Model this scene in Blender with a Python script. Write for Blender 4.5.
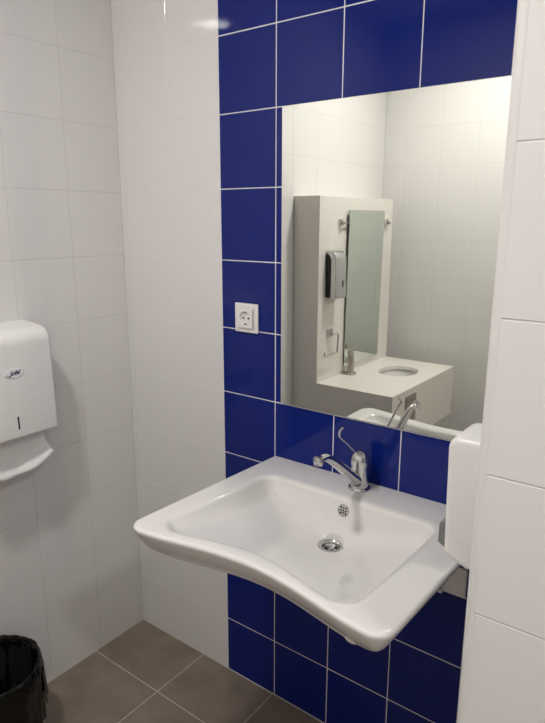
import bpy, bmesh, math, random
from mathutils import Vector, Matrix
random.seed(7)
scene = bpy.context.scene
for o in list(bpy.data.objects): bpy.data.objects.remove(o)
COL = scene.collection
PI = math.pi

# ------------------------------------------------------------------ camera
F_PX, YAW, PITCH, ROLL = 604.45, math.radians(36.91), math.radians(13.163), math.radians(0.124)
CAM = Vector((1.6394, -1.3492, 1.5141))
fw = Vector((-math.sin(YAW)*math.cos(PITCH), math.cos(YAW)*math.cos(PITCH), -math.sin(PITCH)))
rt = Vector((math.cos(YAW), math.sin(YAW), 0)); up = rt.cross(fw)
r2 = rt*math.cos(ROLL) + up*math.sin(ROLL); u2 = -rt*math.sin(ROLL) + up*math.cos(ROLL)
cd = bpy.data.cameras.new('camera'); cam = bpy.data.objects.new('camera', cd); COL.objects.link(cam)
cd.sensor_fit = 'HORIZONTAL'; cd.sensor_width = 36.0; cd.lens = F_PX*36.0/545.0; cd.clip_start = 0.02
cam.matrix_world = Matrix(((r2.x, u2.x, -fw.x, CAM.x), (r2.y, u2.y, -fw.y, CAM.y), (r2.z, u2.z, -fw.z, CAM.z), (0, 0, 0, 1)))
scene.camera = cam

# ------------------------------------------------------------------ world, lamps, exposure
w = bpy.data.worlds.new('world'); scene.world = w; w.use_nodes = True
w.node_tree.nodes['Background'].inputs[0].default_value = (0.5, 0.5, 0.5, 1)
w.node_tree.nodes['Background'].inputs[1].default_value = 0.0
LAMPS = [(0.73, -1.26, 63.0), (2.50, -1.15, 45.0)]     # x, y, emission strength of the round ceiling lamps
LAMP_COLOUR = (1.0, 0.985, 0.955)
LAMP_R = 0.085
vs = scene.view_settings
vs.view_transform = 'Standard'; vs.look = 'None'; vs.exposure = 1.85; vs.gamma = 1.0; vs.use_curve_mapping = False

# room sizes (metres): blue-tiled wall at y=0, left wall at x=0
CEIL, Y_OPP, X_RIGHT = 2.53, -1.885, 3.15
X_NICHE, Y_PIER = 1.4255, -0.6147
BLUE0, BLUEW = 0.4372, 0.1984

# ------------------------------------------------------------------ materials
def mat(name, col, rough=0.4, metal=0.0, coat=0.0, noise=None, bump=None, spec=0.5, emit=None, trans=0.0, subsurf=0.0):
    m = bpy.data.materials.new(name); m.use_nodes = True
    nt = m.node_tree; b = nt.nodes['Principled BSDF']
    b.inputs['Base Color'].default_value = (*col, 1); b.inputs['Roughness'].default_value = rough
    b.inputs['Metallic'].default_value = metal; b.inputs['Coat Weight'].default_value = coat
    b.inputs['Coat Roughness'].default_value = 0.04
    b.inputs['Specular IOR Level'].default_value = spec
    b.inputs['Transmission Weight'].default_value = trans
    tc = nt.nodes.new('ShaderNodeTexCoord')
    if noise:      # (scale, second colour, detail, low, high)
        n = nt.nodes.new('ShaderNodeTexNoise'); n.inputs['Scale'].default_value = noise[0]; n.inputs['Detail'].default_value = noise[2]
        geo = nt.nodes.new('ShaderNodeNewGeometry')
        nt.links.new(geo.outputs['Position'], n.inputs['Vector'])
        r = nt.nodes.new('ShaderNodeValToRGB')
        r.color_ramp.elements[0].position = noise[3]; r.color_ramp.elements[1].position = noise[4]
        r.color_ramp.elements[0].color = (*col, 1); r.color_ramp.elements[1].color = (*noise[1], 1)
        nt.links.new(n.outputs['Fac'], r.inputs['Fac']); nt.links.new(r.outputs['Color'], b.inputs['Base Color'])
    if bump:       # (scale, strength, distance, detail)
        n = nt.nodes.new('ShaderNodeTexNoise'); n.inputs['Scale'].default_value = bump[0]; n.inputs['Detail'].default_value = bump[3]
        geo = nt.nodes.new('ShaderNodeNewGeometry'); nt.links.new(geo.outputs['Position'], n.inputs['Vector'])
        bp = nt.nodes.new('ShaderNodeBump'); bp.inputs['Strength'].default_value = bump[1]; bp.inputs['Distance'].default_value = bump[2]
        nt.links.new(n.outputs['Fac'], bp.inputs['Height']); nt.links.new(bp.outputs['Normal'], b.inputs['Normal'])
    if emit:
        b.inputs['Emission Color'].default_value = (*emit[0], 1); b.inputs['Emission Strength'].default_value = emit[1]
    return m

M = {}
M['white_tile'] = mat('white_glazed_tile', (0.765, 0.745, 0.73), 0.03, bump=(9.0, 0.05, 0.004, 1.0))
M['blue_tile'] = mat('blue_glazed_tile', (0.0028, 0.0135, 0.165), 0.05, spec=0.30, bump=(7.0, 0.08, 0.004, 1.0))
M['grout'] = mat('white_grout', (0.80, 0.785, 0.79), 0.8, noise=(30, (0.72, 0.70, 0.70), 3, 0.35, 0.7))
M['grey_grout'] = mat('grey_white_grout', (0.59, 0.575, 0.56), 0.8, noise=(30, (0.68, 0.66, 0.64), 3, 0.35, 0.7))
M['floor_tile'] = mat('taupe_floor_tile', (0.185, 0.145, 0.112), 0.40, noise=(9, (0.27, 0.215, 0.172), 7, 0.3, 0.7), bump=(120, 0.06, 0.002, 3))
M['floor_grout'] = mat('floor_grout', (0.56, 0.50, 0.44), 0.85, noise=(25, (0.44, 0.39, 0.33), 3, 0.35, 0.7))
M['ceiling'] = mat('ceiling_paint', (0.84, 0.82, 0.80), 0.8, bump=(60, 0.05, 0.002, 2))
M['ceramic'] = mat('white_ceramic', (0.80, 0.775, 0.755), 0.10, coat=0.4)
M['plastic'] = mat('white_plastic', (0.83, 0.81, 0.795), 0.32)
M['trim'] = mat('white_trim', (0.74, 0.72, 0.70), 0.35)
M['chrome'] = mat('chrome', (0.62, 0.62, 0.62), 0.09, metal=1.0)
M['steel'] = mat('brushed_steel', (0.46, 0.42, 0.38), 0.36, metal=1.0)
M['mirror'] = mat('mirror_glass', (0.855, 0.87, 0.81), 0.0, metal=1.0)
M['mirror2'] = mat('greenish_mirror_glass', (0.70, 0.76, 0.70), 0.02, metal=1.0)
M['mirror_back'] = mat('mirror_edge', (0.10, 0.11, 0.11), 0.3)
M['dark'] = mat('dark_recess', (0.015, 0.014, 0.013), 0.5)
M['ink'] = mat('navy_print', (0.02, 0.025, 0.07), 0.4)
M['badge'] = mat('badge_white', (0.82, 0.82, 0.84), 0.25)
M['badge_edge'] = mat('badge_grey', (0.5, 0.5, 0.53), 0.25)
M['paper'] = mat('paper_towel', (0.80, 0.785, 0.77), 0.9, bump=(180, 0.2, 0.001, 2))
M['bag'] = mat('black_bin_bag', (0.003, 0.003, 0.0025), 0.22, spec=0.28, bump=(26, 0.6, 0.02, 4))
M['bag_hem'] = mat('brown_bag_hem', (0.028, 0.013, 0.010), 0.5, bump=(45, 0.5, 0.01, 4))
M['bin'] = mat('black_bin_plastic', (0.012, 0.012, 0.012), 0.45)
M['black'] = mat('black_plastic', (0.012, 0.012, 0.012), 0.35)
M['corian'] = mat('white_solid_surface', (0.78, 0.745, 0.70), 0.35)
M['grey_plastic'] = mat('grey_plastic', (0.20, 0.20, 0.20), 0.3)
M['socket_hole'] = mat('socket_hole', (0.05, 0.05, 0.05), 0.5)
M['lamp'] = [mat('lamp_diffuser', (0.9, 0.9, 0.9), 0.5, emit=(LAMP_COLOUR, s)) for _, _, s in LAMPS]

# ------------------------------------------------------------------ helpers
def link(name, me, m, parent=None, smooth=False, loc=None):
    if m is not None and len(me.materials) == 0: me.materials.append(m)
    o = bpy.data.objects.new(name, me); COL.objects.link(o)
    if smooth:
        for p in me.polygons: p.use_smooth = True
    if parent: o.parent = parent
    if loc: o.location = loc
    return o
def from_bm(name, bm, m, parent=None, smooth=False, loc=None, recalc=True):
    if recalc: bmesh.ops.recalc_face_normals(bm, faces=bm.faces[:])
    me = bpy.data.meshes.new(name); bm.to_mesh(me); bm.free()
    return link(name, me, m, parent, smooth, loc)
def tag(o, label, cat, group=None):
    o['label'] = label; o['category'] = cat
    if group: o['group'] = group
    return o
def thing(name, loc, label, cat, group=None):
    o = bpy.data.objects.new(name, None); COL.objects.link(o); o.location = loc; o.empty_display_size = 0.05
    return tag(o, label, cat, group)
def struct(o):
    o['kind'] = 'structure'; return o
def box_bm(a, b, bevel=0.0, seg=2, bm=None):
    new = bm is None
    bm = bm or bmesh.new()
    c = [(a[i]+b[i])/2 for i in range(3)]; s = [abs(b[i]-a[i]) for i in range(3)]
    r = bmesh.ops.create_cube(bm, size=1.0, matrix=Matrix.Translation(c) @ Matrix.Diagonal((*s, 1)))
    if bevel:
        ed = list({e for v in r['verts'] for e in v.link_edges})
        bmesh.ops.bevel(bm, geom=ed, offset=bevel, segments=seg, profile=0.5, affect='EDGES')
    return bm
def autosmooth(o, ang=40):
    me = o.data
    for p in me.polygons: p.use_smooth = True
    bm = bmesh.new(); bm.from_mesh(me)
    for e in bm.edges:
        e.smooth = not (len(e.link_faces) == 2 and e.calc_face_angle(0) > math.radians(ang))
    bm.to_mesh(me); bm.free(); return o
def lathe_bm(prof, n=32, mtx=None, bm=None, closed=False):
    """prof: list of (r, z); r=0 makes a pole"""
    bm = bm or bmesh.new(); rings = []
    for r, z in prof:
        if r < 1e-6: rings.append([bm.verts.new((0, 0, z))])
        else: rings.append([bm.verts.new((r*math.cos(2*PI*k/n), r*math.sin(2*PI*k/n), z)) for k in range(n)])
    allv = [v for g in rings for v in g]
    for a, b in zip(rings, rings[1:]):
        if len(a) == 1 and len(b) == 1: continue
        for k in range(n):
            k2 = (k+1) % n
            if len(a) == 1: bm.faces.new((a[0], b[k2], b[k]))
            elif len(b) == 1: bm.faces.new((a[k], a[k2], b[0]))
            else: bm.faces.new((a[k], a[k2], b[k2], b[k]))
    if mtx: bmesh.ops.transform(bm, matrix=mtx, verts=allv)
    return bm
def tube_bm(path, rad, n=14, bm=None, squash=1.0):
    bm = bm or bmesh.new(); pts = [Vector(p) for p in path]; m = len(pts)
    if not hasattr(rad, '__len__'): rad = [rad]*m
    rings = []; prev = None
    for i, p in enumerate(pts):
        t = (pts[min(i+1, m-1)] - pts[max(i-1, 0)]).normalized()
        if prev is None:
            ref = Vector((0, 0, 1)) if abs(t.z) < 0.9 else Vector((1, 0, 0)); nrm = t.cross(ref).normalized()
        else: nrm = (prev - t*prev.dot(t)).normalized()
        prev = nrm; bi = t.cross(nrm)
        rings.append([bm.verts.new(p + rad[i]*(math.cos(2*PI*k/n)*nrm + squash*math.sin(2*PI*k/n)*bi)) for k in range(n)])
    for a, b in zip(rings, rings[1:]):
        for k in range(n): bm.faces.new((a[k], a[(k+1) % n], b[(k+1) % n], b[k]))
    bm.faces.new(rings[0][::-1]); bm.faces.new(rings[-1]); return bm
def bez(pts, n=24):
    """Catmull-Rom through the points"""
    P = [Vector(p) for p in pts]; P = [2*P[0]-P[1]] + P + [2*P[-1]-P[-2]]; out = []
    per = max(2, n//(len(P)-3))
    for i in range(1, len(P)-2):
        for k in range(per):
            t = k/per; a, b, c, d = P[i-1], P[i], P[i+1], P[i+2]
            out.append(0.5*((2*b)+(c-a)*t+(2*a-5*b+4*c-d)*t*t+(3*b-a-3*c+d)*t**3))
    out.append(P[-2]); return out
def prism_bm(poly, a, b, axis='y', bevel=0.0, seg=3):
    """extrude a closed 2-D outline (p, q) along an axis from a to b; y: p->x q->z, x: p->y q->z, z: p->x q->y; bevel rounds both ends"""
    bm = bmesh.new()
    f = {'y': lambda p, q, s: (p, s, q), 'x': lambda p, q, s: (s, p, q), 'z': lambda p, q, s: (p, q, s)}[axis]
    P = [Vector(p) for p in poly]; n = len(P)
    P = [p for i, p in enumerate(P) if (p-P[i-1]).length > 1e-6]; n = len(P)
    area = sum(P[i-1].x*P[i].y-P[i].x*P[i-1].y for i in range(n)); sg = 1 if area > 0 else -1
    mit = []
    for i in range(n):
        t0 = (P[i]-P[i-1]).normalized(); t1 = (P[(i+1) % n]-P[i]).normalized()
        n0 = Vector((-t0.y, t0.x))*sg; n1 = Vector((-t1.y, t1.x))*sg; h = n0+n1
        mit.append(h/max(0.3, h.length_squared/2))
    st = [(bevel*(1-math.sin(PI/2*k/seg)), bevel*(1-math.cos(PI/2*k/seg))) for k in range(seg+1)] if bevel else [(0, 0)]
    d = 1 if b > a else -1
    lv = [(ins, a+d*off) for ins, off in st] + [(ins, b-d*off) for ins, off in st[::-1]]
    rings = [[bm.verts.new(f(*(p+m*ins), s)) for p, m in zip(P, mit)] for ins, s in lv]
    bm.faces.new(rings[0]); bm.faces.new(rings[-1][::-1])
    for A, B in zip(rings, rings[1:]):
        for k in range(n): bm.faces.new((A[k], B[k], B[(k+1) % n], A[(k+1) % n]))
    return bm
def rounded(pts, n=6):
    """pts: (x, y, r) -> outline with arcs in the corners"""
    out = []; m = len(pts)
    for i, (x, y, r) in enumerate(pts):
        p = Vector((x, y)); a = (Vector(pts[i-1][:2])-p); b = (Vector(pts[(i+1) % m][:2])-p)
        if r <= 0: out.append((x, y)); continue
        a.normalize(); b.normalize(); half = math.acos(max(-1, min(1, a.dot(b))))/2
        d = r/math.tan(half); c = p + (a+b).normalized()*(r/math.sin(half))
        s = p+a*d-c; e = p+b*d-c; a0 = math.atan2(s.y, s.x); a1 = math.atan2(e.y, e.x)
        da = (a1-a0+PI) % (2*PI) - PI
        for k in range(n+1): out.append((c.x+r*math.cos(a0+da*k/n), c.y+r*math.sin(a0+da*k/n)))
    return out

# ------------------------------------------------------------------ tiled surfaces: each tile an object that shares its mesh
TILE_MESH = {}
JOINT = {'blue_tile': 0.0002, 'white_tile': -0.001}
def tile_mesh(wd, ht, mkey, th):
    key = (round(wd, 4), round(ht, 4), mkey)
    if key in TILE_MESH: return TILE_MESH[key]
    b = 0.0009; x, y = wd/2, ht/2
    vs_ = [(-x, -y, 0), (x, -y, 0), (x, y, 0), (-x, y, 0),
           (-x, -y, th-b*0.7), (x, -y, th-b*0.7), (x, y, th-b*0.7), (-x, y, th-b*0.7),
           (-x+b, -y+b, th), (x-b, -y+b, th), (x-b, y-b, th), (-x+b, y-b, th)]
    fs = [(3, 2, 1, 0), (8, 9, 10, 11)]
    for k in range(4):
        k2 = (k+1) % 4; fs += [(k, k2, 4+k2, 4+k), (4+k, 4+k2, 8+k2, 8+k)]
    me = bpy.data.meshes.new('tile'); me.from_pydata(vs_, [], fs); me.materials.append(M[mkey]); TILE_MESH[key] = me
    return me
def lay(parent, origin, udir, vdir, ucuts, vcuts, mfun, joint=0.0025, th=0.0022, tilt=0.0016):
    """tiles between consecutive cuts; the tile faces end flush with the plane through origin"""
    U, V = Vector(udir), Vector(vdir); N = U.cross(V)
    for i in range(len(ucuts)-1):
        for j in range(len(vcuts)-1):
            u0, u1, v0, v1 = ucuts[i], ucuts[i+1], vcuts[j], vcuts[j+1]
            if u1-u0 < 0.012 or v1-v0 < 0.012: continue
            mk = mfun((u0+u1)/2, (v0+v1)/2)
            if mk is None: continue
            o = bpy.data.objects.new('tile', tile_mesh(u1-u0-(joint+JOINT.get(mk, 0)), v1-v0-(joint+JOINT.get(mk, 0)), mk, th)); COL.objects.link(o)
            R = Matrix((U, V, N)).transposed() @ Matrix.Rotation(random.uniform(-tilt, tilt), 3, 'X') @ Matrix.Rotation(random.uniform(-tilt, tilt), 3, 'Y')
            o.matrix_world = Matrix.Translation(Vector(origin) + U*(u0+u1)/2 + V*(v0+v1)/2 - N*th) @ R.to_4x4()
            o.parent = parent
def cuts(a, b, first, step):
    out = [a]; x = first
    while x < b-1e-4:
        if x > a+1e-4: out.append(x)
        x += step
    return out+[b]
G = 0.0006        # the grout lies this far behind the tile faces
T = 0.10          # wall thickness
zc = cuts(0, CEIL, 0.2, 0.2)

def slab(name, a, b, m): return struct(from_bm(name, box_bm(a, b), M[m]))
floor = slab('floor', (-T, Y_OPP-T, -0.1), (X_RIGHT+T, T, -0.0012), 'floor_grout')
floor['label'] = 'taupe square floor tiles with pale grout joints'
ceiling = slab('ceiling', (-T, Y_OPP-T, CEIL), (X_RIGHT+T, T, CEIL+0.1), 'ceiling')
ceiling['label'] = 'plain white painted ceiling'
wall_back = slab('wall_back', (-T, G, -0.1), (X_NICHE+0.02, T, CEIL), 'grout')
wall_back['label'] = 'wall behind the washbasin, white tiles at left and a broad blue tiled band'
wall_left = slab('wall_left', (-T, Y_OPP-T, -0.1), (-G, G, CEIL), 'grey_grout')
wall_left['label'] = 'white tiled wall with the paper towel dispenser'
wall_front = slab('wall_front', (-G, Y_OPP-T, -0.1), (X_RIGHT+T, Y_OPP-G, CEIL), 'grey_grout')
wall_front['label'] = 'white tiled wall seen only in the mirror behind the vanity'
wall_right = slab('wall_right', (X_RIGHT+G, Y_OPP-G, -0.1), (X_RIGHT+T, Y_PIER, CEIL), 'grout')
wall_right['label'] = 'white tiled end wall beyond the projecting wall'
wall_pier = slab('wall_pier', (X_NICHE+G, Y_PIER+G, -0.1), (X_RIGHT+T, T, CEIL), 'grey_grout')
wall_pier['label'] = 'white tiled projecting wall at the right edge of the picture'

white = lambda u, v: 'white_tile'
lay(wall_back, (0, 0, 0), (1, 0, 0), (0, 0, 1), [0, BLUE0-0.4, BLUE0-0.2] + [BLUE0+BLUEW*k for k in range(5)] + [X_NICHE], zc,
    lambda u, v: 'white_tile' if u < BLUE0 else 'blue_tile')
lay(wall_left, (0, 0, 0), (0, 1, 0), (0, 0, 1), sorted([-c for c in cuts(0, -Y_OPP, 0.2, 0.2)]), zc, white)
lay(wall_front, (0, Y_OPP, 0), (-1, 0, 0), (0, 0, 1), sorted([-c for c in cuts(0, X_RIGHT, 0.13, 0.2)]), zc, white)
lay(wall_pier, (0, Y_PIER, 0), (1, 0, 0), (0, 0, 1), cuts(X_NICHE, X_RIGHT, X_NICHE+0.2, 0.2), zc, white)
lay(wall_pier, (X_NICHE, 0, 0), (0, -1, 0), (0, 0, 1), cuts(0, -Y_PIER-0.012, 0.2, 0.2), zc, white)
lay(wall_right, (X_RIGHT, 0, 0), (0, -1, 0), (0, 0, 1), cuts(-Y_PIER, -Y_OPP, -Y_PIER+0.2, 0.2), zc, white)
fx = cuts(0, X_RIGHT, 0.32, 0.31)
fy1 = sorted([-c for c in cuts(0, -Y_PIER, 0.222, 0.31)])
lay(floor, (0, 0, 0), (1, 0, 0), (0, 1, 0), [x for x in fx if x < X_NICHE] + [X_NICHE], fy1, lambda u, v: 'floor_tile', joint=0.004, tilt=0.0006)
fy2 = sorted([-c for c in cuts(-Y_PIER, -Y_OPP, 0.842, 0.31)])
lay(floor, (0, 0, 0), (1, 0, 0), (0, 1, 0), fx, fy2, lambda u, v: 'floor_tile', joint=0.004, tilt=0.0006)

# rounded white corner profile along the edge of the projecting wall
q = [(X_NICHE+0.0028, Y_PIER+0.012), (X_NICHE+0.0028, Y_PIER-0.0003), (X_NICHE+0.001, Y_PIER-0.0005)] + [(X_NICHE+0.001-0.0125*math.sin(a), Y_PIER+0.012-0.0125*math.cos(a)) for a in [k*PI/16 for k in range(9)]] 
trim = autosmooth(struct(from_bm('trim_1', prism_bm(q, 0.0, CEIL, 'z'), M['trim'])))
trim['label'] = 'white rounded corner profile on the projecting wall'

# ------------------------------------------------------------------ ceiling lamps
for i, (x, y, s) in enumerate(LAMPS):
    L = thing('ceiling_lamp', (x, y, CEIL), ['round white ceiling lamp above the vanity side of the room', 'round white ceiling lamp above the far right of the room'][i], 'lamp', 'round ceiling lamps')
    autosmooth(from_bm('rim', lathe_bm([(LAMP_R+0.002, -0.006), (LAMP_R+0.004, -0.012), (LAMP_R+0.018, -0.006), (LAMP_R+0.02, 0.0)], 40), M['plastic'], L))
    from_bm('diffuser', lathe_bm([(0, -0.010), (LAMP_R*0.5, -0.010), (LAMP_R, -0.010), (LAMP_R+0.002, -0.004), (0, -0.004)], 40), M['lamp'][i], L)

# ------------------------------------------------------------------ washbasin
CX, DY, DZ = 0.947, -0.186, 0.733          # drain
TOP = 0.835
RISE = 0.032                               # the basin top climbs a little towards its front edge
def quad_outline(c, arc=8, side=14, bulge=0.0):
    """c: back-left, front-left, front-right, back-right as (x, y, r); the front side swings back by bulge"""
    arcs = []
    for i in range(4):
        tri = rounded([c[i-1][:2]+(0,), c[i], c[(i+1) % 4][:2]+(0,)], arc)[1:-1]
        arcs.append([Vector(p) for p in tri])
    out = []
    for i in range(4):
        out += arcs[i]; a, b = arcs[i][-1], arcs[(i+1) % 4][0]
        n = side
        for k in range(1, n):
            t = k/n; p = a.lerp(b, t)
            if i == 1: p = p + Vector((0, bulge*math.sin(PI*t)**1.5))
            out.append(p)
    return out
def normals(poly):
    n = len(poly); out = []
    for i in range(n):
        t = poly[(i+1) % n]-poly[i-1]; out.append(Vector((-t.y, t.x)).normalized())   # inward for a counter-clockwise outline
    return out
outer = quad_outline([(0.632, -0.0008, 0.004), (0.637, -0.562, 0.041), (1.280, -0.562, 0.041), (1.289, -0.0008, 0.004)], bulge=0.045)
rim = quad_outline([(0.709, -0.123, 0.044), (0.694, -0.513, 0.044), (1.187, -0.513, 0.044), (1.195, -0.123, 0.044)], bulge=0.042)
on, rn = normals(outer), normals(rim); NN = len(outer)
C2 = Vector((CX, DY)); B2 = Vector((CX, -0.22))
def o_ring(ins, z):
    r = []
    for p, n in zip(outer, on):
        d = p + n*ins
        if p.y > -0.006: d.y = p.y
        r.append((d.x, d.y, z))
    return r
def o_lerp(t, z): return [(*p.lerp(B2, t), z) if p.y < -0.006 else (p.lerp(B2, t).x, -0.002-0.02*t, z) for p in outer]
rings = [o_lerp(0.85, 0.680), o_lerp(0.6, 0.688), o_lerp(0.42, 0.715), o_lerp(0.28, 0.742), o_lerp(0.19, 0.757), o_lerp(0.125, 0.766)]
rings += [o_ring(i, z) for i, z in ((0.033, 0.776), (0.019, 0.792), (0.008, 0.811), (0.0015, 0.824), (0.0008, 0.829), (0.003, 0.8335), (0.008, TOP), (0.02, TOP))]
rings += [[(*(p-n*d), z) for p, n in zip(rim, rn)] for d, z in ((0.018, TOP), (0.010, TOP-0.0006), (0.003, TOP-0.0025), (-0.003, TOP-0.006))]
def floor_z(p):
    dx = abs(p[0]-CX)/0.25; dy = (p[1]-DY); dy = dy/0.078 if dy > 0 else -dy/0.31
    return DZ-RISE*0.186 + 0.078*((dx**2.6+dy**2.6+0.002)**(1/2.6)-0.002**(1/2.6))
def wl(n):
    b, f = max(-n.y, 0), max(n.y, 0)        # inward normal: the back side points to -y
    return 0.034-0.016*b-0.004*f
base = [p+n*wl(n) for p, n in zip(rim, rn)]
for s, h in ((0.22, 0.25), (0.45, 0.55), (0.7, 0.82), (1.0, 1.0)):
    rings.append([(*p.lerp(q_, s), TOP-0.006+(floor_z(q_)-TOP+0.006)*h) for p, q_ in zip(rim, base)])
for t in (0.08, 0.2, 0.35, 0.5, 0.65, 0.8, 0.92, 1.0):
    r = []
    for p in base:
        e = C2 + (p-C2).normalized()*0.030; q2 = p.lerp(e, t); r.append((q2.x, q2.y, floor_z(q2)))
    rings.append(r)
rings.append([(*(C2+(Vector(p[:2])-C2).normalized()*0.026), DZ-0.010) for p in rings[-1]])
bm = bmesh.new(); vr = [[bm.verts.new((p[0], p[1], p[2]-RISE*p[1])) for p in r] for r in rings]
for a, b in zip(vr, vr[1:]):
    for k in range(NN): bm.faces.new((a[k], a[(k+1) % NN], b[(k+1) % NN], b[k]))
bm.faces.new(vr[0][::-1])
basin = thing('washbasin', (CX, 0, 0.67), 'wide white ceramic washbasin with curved-in front edge, mounted on the blue tiles', 'washbasin')
inv = Matrix.Translation((-CX, 0, -0.67))
def under(o, root):      # keep world coordinates under a root that is only moved
    o.parent = root; o.matrix_parent_inverse = Matrix.Translation(-Vector(root.location)); return o
ob = under(from_bm('bowl', bm, M['ceramic'], smooth=True), basin)
sm = ob.modifiers.new('subdivision', 'SUBSURF'); sm.levels = 1; sm.render_levels = 2
dr = from_bm('drain', lathe_bm([(0.0345, 0.0), (0.034, 0.0025), (0.030, 0.0035), (0.024, 0.002), (0.0215, -0.004), (0.021, -0.012), (0, -0.013)], 40, Matrix.Translation((CX, DY, DZ+0.0005))), M['chrome'], smooth=True)
under(dr, basin)
bm = lathe_bm([(0.0, 0.0), (0.019, 0.0), (0.0, 0.0003)], 24, Matrix.Translation((CX, DY, DZ-0.0105)))
dk = from_bm('drain_hole', bm, M['dark']); under(dk, basin)
bm = bmesh.new()
for a in (0, PI/2):
    tube_bm([(CX+0.020*math.cos(a), DY+0.020*math.sin(a), DZ-0.006), (CX-0.020*math.cos(a), DY-0.020*math.sin(a), DZ-0.006)], 0.0026, 8, bm)
lathe_bm([(0.0, 0.004), (0.005, 0.003), (0.007, 0.0), (0.005, -0.003), (0, -0.004)], 14, Matrix.Translation((CX, DY, DZ-0.006)), bm)
under(from_bm('drain_cross', bm, M['chrome'], smooth=True), basin)
# overflow grille in the back of the bowl
om = Matrix.Translation((CX, -0.1298, 0.8055)) @ Vector((0, -0.97, 0.24)).to_track_quat('Z', 'Y').to_matrix().to_4x4()
ov = under(from_bm('overflow', lathe_bm([(0.0160, -0.002), (0.0160, 0.0015), (0.0145, 0.003), (0.0125, 0.001), (0.0125, -0.001), (0, -0.001)], 28, om), M['chrome'], smooth=True), basin)
bm = bmesh.new()
for d in (-0.0065, 0.0, 0.0065):
    h = math.sqrt(0.0122**2-d*d)
    for s in (0, 1):
        a = om @ Vector((d, -h, 0.0002) if s else (-h, d, 0.0002)); b = om @ Vector((d, h, 0.0002) if s else (h, d, 0.0002))
        tube_bm([a, b], 0.0011, 6, bm)
under(from_bm('overflow_grille', bm, M['dark']), basin)
# rounded lug under the front right and the mounting bracket at the wall
bm = bmesh.new(); bmesh.ops.create_uvsphere(bm, u_segments=20, v_segments=12, radius=1.0, matrix=Matrix.Translation((1.190, -0.506, 0.790)) @ Matrix.Diagonal((0.020, 0.016, 0.015, 1)))
under(from_bm('lug', bm, M['ceramic'], smooth=True), basin)
bm = box_bm((1.166, -0.030, 0.615), (1.174, -0.001, 0.76), 0.002); box_bm((1.155, -0.034, 0.612), (1.177, -0.022, 0.622), 0.002, bm=bm)
under(from_bm('mounting_bracket', bm, M['plastic']), basin)
bm = lathe_bm([(0.016, 0.722), (0.016, 0.62), (0.03, 0.618), (0.03, 0.57), (0.02, 0.562), (0, 0.562)], 24, Matrix.Translation((CX, DY, 0)))
tube_bm([(CX, DY+0.02, 0.60), (CX, -0.08, 0.60), (CX, -0.001, 0.60)], 0.016, 16, bm)
under(autosmooth(from_bm('waste_trap', bm, M['plastic'])), basin)

# ------------------------------------------------------------------ mixer tap on the basin
FX, FY, FZ = 0.947, -0.052, TOP+0.0024
tap = thing('mixer_tap', (FX, FY, FZ), 'chrome mixer tap with a long thin curled lever on the washbasin', 'tap')
def at_tap(o): return under(o, tap)
at_tap(autosmooth(from_bm('base_ring', lathe_bm([(0.0, 0.0), (0.0285, 0.0), (0.0285, 0.004), (0.0265, 0.007), (0, 0.007)], 32, Matrix.Translation((FX, FY, FZ))), M['chrome'])))
at_tap(from_bm('tap_body', lathe_bm([(0, 0.006), (0.0235, 0.006), (0.0235, 0.012), (0.0228, 0.04), (0.0222, 0.064), (0.0222, 0.0645), (0.0225, 0.068), (0, 0.068)], 32, Matrix.Translation((FX, FY, FZ))), M['chrome'], smooth=False))
autosmooth(tap.children[-1])
cap = at_tap(from_bm('tap_cap', lathe_bm([(0.0, 0.067), (0.0235, 0.067), (0.0245, 0.073), (0.0238, 0.083), (0.0205, 0.094), (0.013, 0.1015), (0.005, 0.104), (0, 0.1042)], 32, Matrix.Translation((FX, FY, FZ))), M['chrome'], smooth=True))
sp = bez([(FX, FY-0.010, FZ+0.022), (FX+0.003, FY-0.045, FZ+0.048), (FX+0.008, FY-0.130, FZ+0.113), (FX+0.011, FY-0.182, FZ+0.146), (FX+0.0125, FY-0.212, FZ+0.151)], 24)
n_ = len(sp); rad = [0.0165-0.0075*min(1, k/(n_*0.75)) for k in range(n_)]
at_tap(from_bm('spout', tube_bm(sp, rad, 18), M['chrome'], smooth=True)); autosmooth(tap.children[-1], 60)
e = sp[-1]
at_tap(autosmooth(from_bm('aerator', lathe_bm([(0, 0.010), (0.009, 0.010), (0.0125, 0.007), (0.0125, -0.003), (0.0108, -0.005), (0.0104, -0.011), (0.009, -0.012), (0.0085, -0.009), (0, -0.009)], 24, Matrix.Translation(e + Vector((0.001, -0.008, 0.001))) @ Matrix.Rotation(math.radians(-14), 4, 'X')), M['chrome'])))
lv = bez([(FX, FY-0.008, FZ+0.098), (FX+0.003, FY-0.040, FZ+0.118), (FX+0.005, FY-0.080, FZ+0.149), (FX+0.007, FY-0.116, FZ+0.176), (FX+0.008, FY-0.122, FZ+0.184), (FX+0.008, FY-0.119, FZ+0.192), (FX+0.008, FY-0.108, FZ+0.196)], 36)
at_tap(from_bm('lever', tube_bm(lv, 0.003, 12), M['chrome'], smooth=True))

# ------------------------------------------------------------------ mirror over the basin
MX0, MX1, MZ0, MZ1 = 0.660, 1.258, 1.004, 1.800
mir = thing('wall_mirror', ((MX0+MX1)/2, 0, MZ0), 'large frameless rectangular mirror fixed to the blue tiles above the washbasin', 'mirror')
under(from_bm('mirror_backing', box_bm((MX0, -0.0045, MZ0), (MX1, -0.0008, MZ1)), M['mirror_back']), mir)
under(from_bm('mirror_glass', box_bm((MX0+0.0004, -0.0075, MZ0+0.0004), (MX1-0.0004, -0.0046, MZ1-0.0004), 0.0008, 1), M['mirror']), mir)

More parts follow.
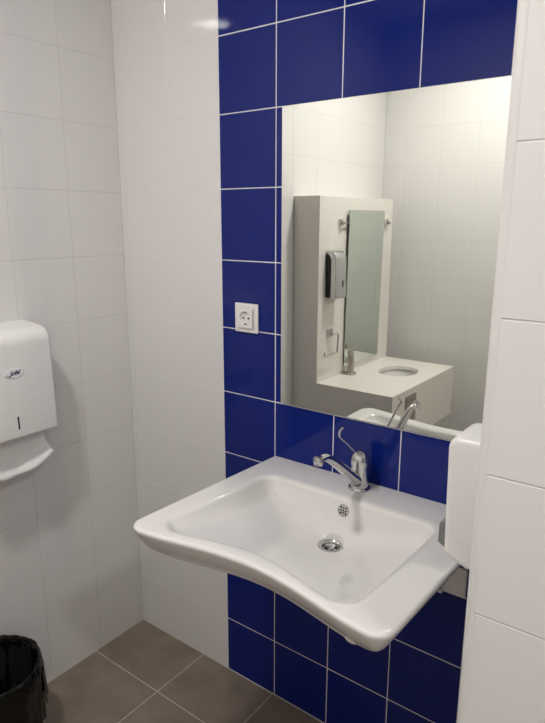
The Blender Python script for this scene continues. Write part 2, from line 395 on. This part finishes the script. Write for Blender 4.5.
# ------------------------------------------------------------------ wall socket
so = thing('wall_socket', (0.533, 0, 1.194), 'white wall socket on the blue tiles left of the mirror', 'socket')
SX, SZ = 0.5365, 1.2375
under(from_bm('frame', box_bm((SX-0.0425, -0.009, SZ-0.0425), (SX+0.0425, -0.0008, SZ+0.0425), 0.003), M['plastic']), so)
ry = Matrix.Translation((SX, -0.0133, SZ)) @ Matrix.Rotation(PI/2, 4, 'X')
bm = bmesh.new()
n = 32; sq = []
for k in range(n):
    a = 2*PI*k/n; m_ = max(abs(math.cos(a)), abs(math.sin(a))); sq.append((0.028*math.cos(a)/m_, 0.028*math.sin(a)/m_))
loops = [[(x, y, -0.001) for x, y in sq], [(x, y, 0.0022) for x, y in sq], [(x*0.97, y*0.97, 0.003) for x, y in sq]]
for r, z in ((0.0205, 0.003), (0.0195, 0.002), (0.018, -0.0041)):
    loops.append([(r*math.cos(2*PI*k/n), r*math.sin(2*PI*k/n), z) for k in range(n)])
vl = [[bm.verts.new(ry @ Vector(p)) for p in l] for l in loops]
for a, b in zip(vl, vl[1:]):
    for k in range(n): bm.faces.new((a[k], a[(k+1) % n], b[(k+1) % n], b[k]))
bm.faces.new(vl[-1])
ins = under(from_bm('insert', bm, M['plastic']), so)
for s in (-1, 1):
    h = from_bm('pin_hole', lathe_bm([(0.0032, 0), (0.0032, 0.001), (0, 0.001)], 14, Matrix.Translation((SX+s*0.0095, -0.0093, SZ)) @ Matrix.Rotation(PI/2, 4, 'X')), M['socket_hole'])
    under(h, so)
    c = from_bm('earth_clip', box_bm((SX-0.003, -0.0160, SZ+s*0.0172-0.0018), (SX+0.003, -0.0092, SZ+s*0.0172+0.0018), 0.0005, 1), M['grey_plastic']); under(c, so)

# ------------------------------------------------------------------ blank white plate under the basin
bm = box_bm((1.150, -0.008, 0.603), (1.2275, -0.0008, 0.682), 0.0025)
plate = from_bm('cover_plate', bm, M['plastic'])
plate.data.transform(Matrix.Translation((-1.189, 0, -0.603))); plate.location = (1.189, 0, 0.603)
tag(plate, 'small white cover plate on the blue tiles below the right end of the washbasin', 'cover plate')

# ------------------------------------------------------------------ paper towel dispenser on the left wall
TY, HW = -0.504, 0.127
td = thing('towel_dispenser', (0, TY, 0.925), 'white plastic paper towel dispenser with oval badge on the left wall', 'dispenser')
prof = rounded([(0.0005, 0.920, 0.0), (0.126, 0.920, 0.009), (0.117, 1.217, 0.040), (0.0005, 1.229, 0.0)], 8)
shell = under(autosmooth(from_bm('cover', prism_bm(prof, TY-HW, TY+HW, 'y', 0.0085, 4), M['plastic']), 35), td)
# badge: the cover's front leans back by about 1.6 degrees
def on_front(y, z): return Vector((0.126-(z-0.926)*0.009/0.319, y, z))
lean = math.atan2(0.009, 0.319)
fm = Matrix(((0, -math.sin(lean), math.cos(lean)), (1, 0, 0), (0, math.cos(lean), math.sin(lean)))).to_4x4()   # local x -> +y, local y -> up, local z -> out of the cover
def front_mtx(y, z): return Matrix.Translation(on_front(y, z)) @ fm
by, bz = TY+0.006, 1.107
bd = under(from_bm('badge', lathe_bm([(0.0, 0.0), (1.0, 0.0), (1.0, 0.0009), (0.95, 0.0014), (0, 0.0014)], 36, front_mtx(by, bz) @ Matrix.Diagonal((0.0285, 0.0130, 1, 1))), M['badge']), td)
cu = bpy.data.curves.new('logo', 'FONT'); cu.body = 'Jofel'; cu.align_x = 'CENTER'; cu.align_y = 'CENTER'; cu.size = 0.0165; cu.shear = 0.45; cu.extrude = 0.0002; cu.offset = 0.0004
to = bpy.data.objects.new('logo', cu); COL.objects.link(to); bpy.context.view_layer.update()
me = bpy.data.meshes.new_from_object(to.evaluated_get(bpy.context.evaluated_depsgraph_get())); bpy.data.objects.remove(to)
me.name = 'logo_lettering'; me.transform(front_mtx(by+0.001, bz+0.0005) @ Matrix.Translation((0, 0, 0.0017)) @ Matrix.Rotation(math.radians(4), 4, 'Z')); me.materials.clear()
lg = link('logo_lettering', me, M['ink']); under(lg, td)
bm = bmesh.new(); bmesh.ops.create_cube(bm, size=1.0, matrix=front_mtx(by-0.020, bz-0.0055) @ Matrix.Translation((0.005, 0, 0.0017)) @ Matrix.Diagonal((0.016, 0.0011, 0.0004, 1)))
under(from_bm('logo_swash', bm, M['ink']), td)
bm = bmesh.new(); bmesh.ops.create_cube(bm, size=1.0, matrix=front_mtx(TY+0.004, 0.966) @ Matrix.Diagonal((0.0042, 0.036, 0.0008, 1)))
under(from_bm('key_slot', bm, M['dark']), td)
# sheet of paper hanging out below
bm = bmesh.new(); nu, nv = 36, 12; gv = []
for i in range(nu+1):
    u = i/nu; y = TY-0.105+0.215*u; row = []
    for j in range(nv+1):
        v = j/nv
        kn = ((0, 0.822), (0.3, 0.808), (0.55, 0.802), (0.72, 0.815), (0.9, 0.832), (1, 0.842))
        zl = next(z0+(z1-z0)*(u-a0)/(a1-a0) for (a0, z0), (a1, z1) in zip(kn, kn[1:]) if u <= a1)
        x = 0.066 + 0.010*v + 0.034*max(0, v-0.55)**1.2*2 + v*(0.005*math.sin(9*u+0.6)+0.002*math.sin(21*u))
        z = 0.9192 + (zl-0.9192)*(v**0.9) + 0.003*v*math.sin(14*u)
        row.append(bm.verts.new((x, y+0.010*(v-0.3)*(1 if u > 0.5 else -1)*abs(2*u-1), z)))
    gv.append(row)
for i in range(nu):
    for j in range(nv): bm.faces.new((gv[i][j], gv[i+1][j], gv[i+1][j+1], gv[i][j+1]))
pp = from_bm('paper_towel', bm, M['paper'], smooth=True)
sd = pp.modifiers.new('thickness', 'SOLIDIFY'); sd.thickness = 0.0012
tag(pp, 'crumpled white paper towel hanging out of the dispenser on the left wall', 'paper towel')

# ------------------------------------------------------------------ soap dispenser on the side of the projecting wall
SY0, SY1 = -0.405, -0.300
sdp = thing('soap_dispenser', (X_NICHE, (SY0+SY1)/2, 0.93), 'white rounded soap dispenser on the projecting wall beside the washbasin', 'dispenser')
prof = rounded([(X_NICHE-0.0006, 0.930, 0.0), (1.345, 0.926, 0.016), (1.304, 0.944, 0.015), (1.2985, 1.162, 0.022), (X_NICHE-0.0006, 1.167, 0.0)], 8)
under(autosmooth(from_bm('housing', prism_bm(prof, SY0, SY1, 'y', 0.0105, 4), M['plastic']), 35), sdp)
bm = prism_bm(rounded([(1.312, 0.936, 0.0), (1.285, 0.952, 0.006), (1.286, 0.990, 0.006), (1.306, 1.000, 0.0)], 4), SY0+0.022, SY1-0.022, 'y', 0.003, 2)
under(autosmooth(from_bm('push_lever', bm, M['grey_plastic'])), sdp)

# ------------------------------------------------------------------ waste bin with black bag
BX, BY, BR, BH = 0.141, -0.662, 0.130, 0.300
wb = thing('waste_bin', (BX, BY, 0), 'round black waste bin lined with a black bag in the left corner', 'bin')
under(autosmooth(from_bm('bin_body', lathe_bm([(0, 0.001), (0.100, 0.001), (0.104, 0.006), (BR-0.006, BH-0.01), (BR-0.010, BH-0.01), (0.098, 0.012), (0, 0.012)], 40, Matrix.Translation((BX, BY, 0))), M['bin'])), wb)
rnd = random.Random(3)
def bagmesh(prof, amp, seed, zjag=0.0):
    bm = bmesh.new(); n = 96; ph = [random.Random(seed+k).uniform(0, 6.28) for k in range(8)]; rings = []
    for i, (r, z, k_) in enumerate(prof):
        ring = []
        for k in range(n):
            a = 2*PI*k/n
            wv = sum(math.sin(f*a+ph[q]+i*0.35)*w_ for q, (f, w_) in enumerate(((5, 0.35), (9, 0.3), (14, 0.3), (23, 0.25), (37, 0.2))))
            zz = z + (zjag*(math.sin(3*a+ph[5])+0.7*math.sin(7*a+ph[6])+0.5*math.sin(19*a+ph[7])) if i == len(prof)-1 else 0.45*amp*k_*wv)
            ring.append(bm.verts.new((BX+(r+amp*k_*wv)*math.cos(a), BY+(r+amp*k_*wv)*math.sin(a), zz)))
        rings.append(ring)
    for a, b in zip(rings, rings[1:]):
        for k in range(n): bm.faces.new((a[k], a[(k+1) % n], b[(k+1) % n], b[k]))
    return bm, rings
pr = [(0.03, 0.03, 0.6), (0.085, 0.035, 1), (0.098, 0.07, 1), (0.104, 0.12, 1.2), (0.112, 0.18, 1.2), (0.118, 0.24, 1), (BR-0.012, 0.285, 0.7), (BR-0.007, BH-0.003, 0.6), (BR-0.001, BH+0.002, 0.6), (BR+0.004, BH-0.004, 0.6), (BR+0.005, BH-0.03, 0.7), (BR+0.004, BH-0.07, 1.0), (BR+0.002, BH-0.11, 1.2), (BR+0.001, BH-0.15, 1.3), (BR, BH-0.19, 1.5)]
bm, rg = bagmesh(pr, 0.0042, 11, 0.010)
bm.faces.new(rg[0])
under(from_bm('bin_bag', bm, M['bag'], smooth=True), wb)
bm = bmesh.new(); g = []                                   # loose brownish flap of the bag on the side towards the room
for i in range(13):
    a = math.radians(44+2.3*i); ph = i*1.1
    g.append([bm.verts.new((BX+(BR+0.0065+0.003*v*(1+0.6*math.sin(ph)))*math.cos(a), BY+(BR+0.0065+0.003*v*(1+0.6*math.sin(ph)))*math.sin(a), BH-0.035-(0.10+0.012*math.sin(i*0.9))*v)) for v in (0, 0.25, 0.5, 0.75, 1.0)])
for A, B in zip(g, g[1:]):
    for k in range(4): bm.faces.new((A[k], B[k], B[k+1], A[k+1]))
fl = under(from_bm('bag_flap', bm, M['bag_hem'], smooth=True), wb)
sd = fl.modifiers.new('thickness', 'SOLIDIFY'); sd.thickness = 0.0006

# ------------------------------------------------------------------ vanity unit on the left wall, seen in the mirror
VX, VY0, VY1, VZ = 0.140, -1.740, -1.010, 0.760
CXF, VZ0 = 0.535, 0.500
va = thing('vanity_unit', (0, (VY0+VY1)/2, 0), 'white solid-surface vanity with tall back panel and oval basin, seen in the mirror', 'vanity')
under(from_bm('back_panel', box_bm((0.0006, VY0, 0.001), (VX, VY1, 1.622), 0.0015, 1), M['corian']), va)
EX, EY, EA, EB = 0.345, -1.465, 0.098, 0.118
bm = bmesh.new(); n = 48
def sqp(a):
    cx_, cy_ = math.cos(a), math.sin(a)
    tx = ((CXF-EX) if cx_ > 0 else (EX-VX-0.0005))/max(abs(cx_), 1e-9); ty = ((VY1-EY) if cy_ > 0 else (EY-VY0))/max(abs(cy_), 1e-9)
    t = min(tx, ty); return EX+cx_*t, EY+cy_*t
angs = sorted([2*PI*k/n for k in range(n)] + [math.atan2(y-EY, x-EX) % (2*PI) for x in (VX+0.0005, CXF) for y in (VY0, VY1)])
n = len(angs)
R_ = [[(*sqp(a), VZ0) for a in angs], [(*sqp(a), VZ) for a in angs], [(EX+EA*math.cos(a), EY+EB*math.sin(a), VZ) for a in angs], [(EX+(EA-0.002)*math.cos(a), EY+(EB-0.002)*math.sin(a), VZ-0.016) for a in angs]]
vl = [[bm.verts.new(p) for p in r] for r in R_]
for a, b in zip(vl, vl[1:]):
    for k in range(n): bm.faces.new((a[k], a[(k+1) % n], b[(k+1) % n], b[k]))
bm.faces.new(vl[0][::-1]); bm.faces.ensure_lookup_table()
under(from_bm('counter', bm, M['corian']), va)
under(from_bm('oval_bowl', lathe_bm([(1.02, -0.0165), (1.0, -0.02), (0.97, -0.05), (0.85, -0.09), (0.5, -0.115), (0.12, -0.12), (0, -0.12)], 48, Matrix.Translation((EX, EY, VZ)) @ Matrix.Diagonal((EA+0.004, EB+0.004, 1, 1))), M['ceramic'], smooth=True), va)

tm = thing('tilting_mirror', (VX, -1.434, 0.80), 'tall narrow mirror hung between two pivots on the vanity panel', 'mirror')
mz0, mz1, my0, my1 = 0.800, 1.562, -1.606, -1.250
bm = bmesh.new()
def mp(y, z, off): return (VX+0.004+0.010*(z-mz0)/(mz1-mz0)+off, y, z)
for nm, o0, o1, mk in (('mirror_backing', 0.0, 0.003, 'mirror_back'), ('mirror_glass', 0.0032, 0.0062, 'mirror2')):
    bm = bmesh.new(); g = [[bm.verts.new(mp(y, z, o_)) for y, z in ((my0, mz0), (my1, mz0), (my1, mz1), (my0, mz1))] for o_ in (o0, o1)]
    bm.faces.new(g[0][::-1]); bm.faces.new(g[1])
    for k in range(4): bm.faces.new((g[0][k], g[0][(k+1) % 4], g[1][(k+1) % 4], g[1][k]))
    under(from_bm(nm, bm, M[mk]), tm)
for y, s in ((-1.190, -1), (-1.660, 1)):
    br = under(from_bm('pivot_bracket', box_bm((VX+0.0006, y-0.013, 1.487), (VX+0.012, y+0.013, 1.520), 0.002), M['chrome']), tm)
    bm = tube_bm([(VX+0.010, y, 1.502), (VX+0.022, y, 1.502), (VX+0.026, y, 1.502)], 0.008, 14)
    tube_bm([(VX+0.018, y, 1.502), (VX+0.016, y+s*0.06, 1.502)], 0.004, 10, bm)
    p_ = from_bm('pivot_pin', bm, M['chrome'], smooth=True); p_.parent = br

cs = thing('soap_dispenser', (VX, -1.121, 1.15), 'chrome and black soap dispenser on the vanity panel, seen in the mirror', 'dispenser')
bk = rounded([(VX+0.0006, 1.160, 0.0), (VX+0.034, 1.160, 0.004), (VX+0.034, 1.350, 0.02), (VX+0.0006, 1.366, 0.004)], 6)
under(autosmooth(from_bm('black_body', prism_bm(bk, -1.160, -1.069, 'y', 0.004, 2), M['black'])), cs)
fr = rounded([(VX+0.030, 1.156, 0.0), (VX+0.060, 1.156, 0.010), (VX+0.057, 1.372, 0.040), (VX+0.006, 1.380, 0.0), (VX+0.030, 1.340, 0.0)], 8)
under(autosmooth(from_bm('chrome_cover', prism_bm(fr, -1.163, -1.066, 'y', 0.004, 3), M['chrome'])), cs)
bm = lathe_bm([(1, 0), (1, 0.001), (0, 0.001)], 20, Matrix.Translation((VX+0.0585, -1.130, 1.225)) @ Matrix.Rotation(PI/2, 4, 'Y') @ Matrix.Diagonal((0.018, 0.007, 1, 1)))
under(from_bm('sight_window', bm, M['dark']), cs)

tr = thing('towel_ring', (VX, -1.105, 0.99), 'square chrome towel ring on the vanity panel, seen in the mirror', 'towel ring')
under(from_bm('mount', box_bm((VX+0.0006, -1.125, 0.972), (VX+0.016, -1.092, 1.008), 0.002), M['chrome']), tr)
rp = bez([(VX+0.014, -1.11, 0.985), (VX+0.026, -1.113, 0.984), (VX+0.030, -1.145, 0.982)], 10) + bez([(VX+0.030, -1.150, 0.976), (VX+0.030, -1.142, 0.90), (VX+0.030, -1.136, 0.893)], 10) + bez([(VX+0.030, -1.130, 0.891), (VX+0.030, -1.036, 0.890), (VX+0.030, -1.030, 0.896), (VX+0.030, -1.030, 0.908)], 14)
under(from_bm('ring', tube_bm(rp, 0.0045, 10), M['chrome'], smooth=True), tr)

vt = thing('lever_tap', (0.180, -1.262, VZ), 'slim brushed steel lever tap on the vanity counter, seen in the mirror', 'tap')
tx, ty = 0.180, -1.262
under(autosmooth(from_bm('tap_foot', lathe_bm([(0, 0.0005), (0.030, 0.0005), (0.030, 0.007), (0.026, 0.010), (0, 0.010)], 28, Matrix.Translation((tx, ty, VZ))), M['steel'])), vt)
under(autosmooth(from_bm('tap_column', lathe_bm([(0, 0.009), (0.017, 0.009), (0.0155, 0.06), (0.0145, 0.112), (0.010, 0.118), (0, 0.119)], 28, Matrix.Translation((tx, ty, VZ))), M['steel'])), vt)
under(autosmooth(from_bm('tap_bar', tube_bm([(tx+0.004, ty+0.030, VZ+0.117), (tx, ty, VZ+0.121), (tx-0.002, ty-0.046, VZ+0.127)], 0.009, 14), M['steel'])), vt)
under(autosmooth(from_bm('tap_spout', tube_bm([(tx+0.004, ty+0.024, VZ+0.116), (tx+0.005, ty+0.026, VZ+0.085)], 0.008, 14), M['steel'])), vt)
gp = from_bm('wall_plate', box_bm((0, -0.055, -0.065), (0.006, 0.055, 0.065), 0.002), M['steel'], loc=(CXF+0.0006, -1.20, 0.665))
tag(gp, 'small grey metal plate on the front of the vanity counter, seen in the mirror', 'metal plate')
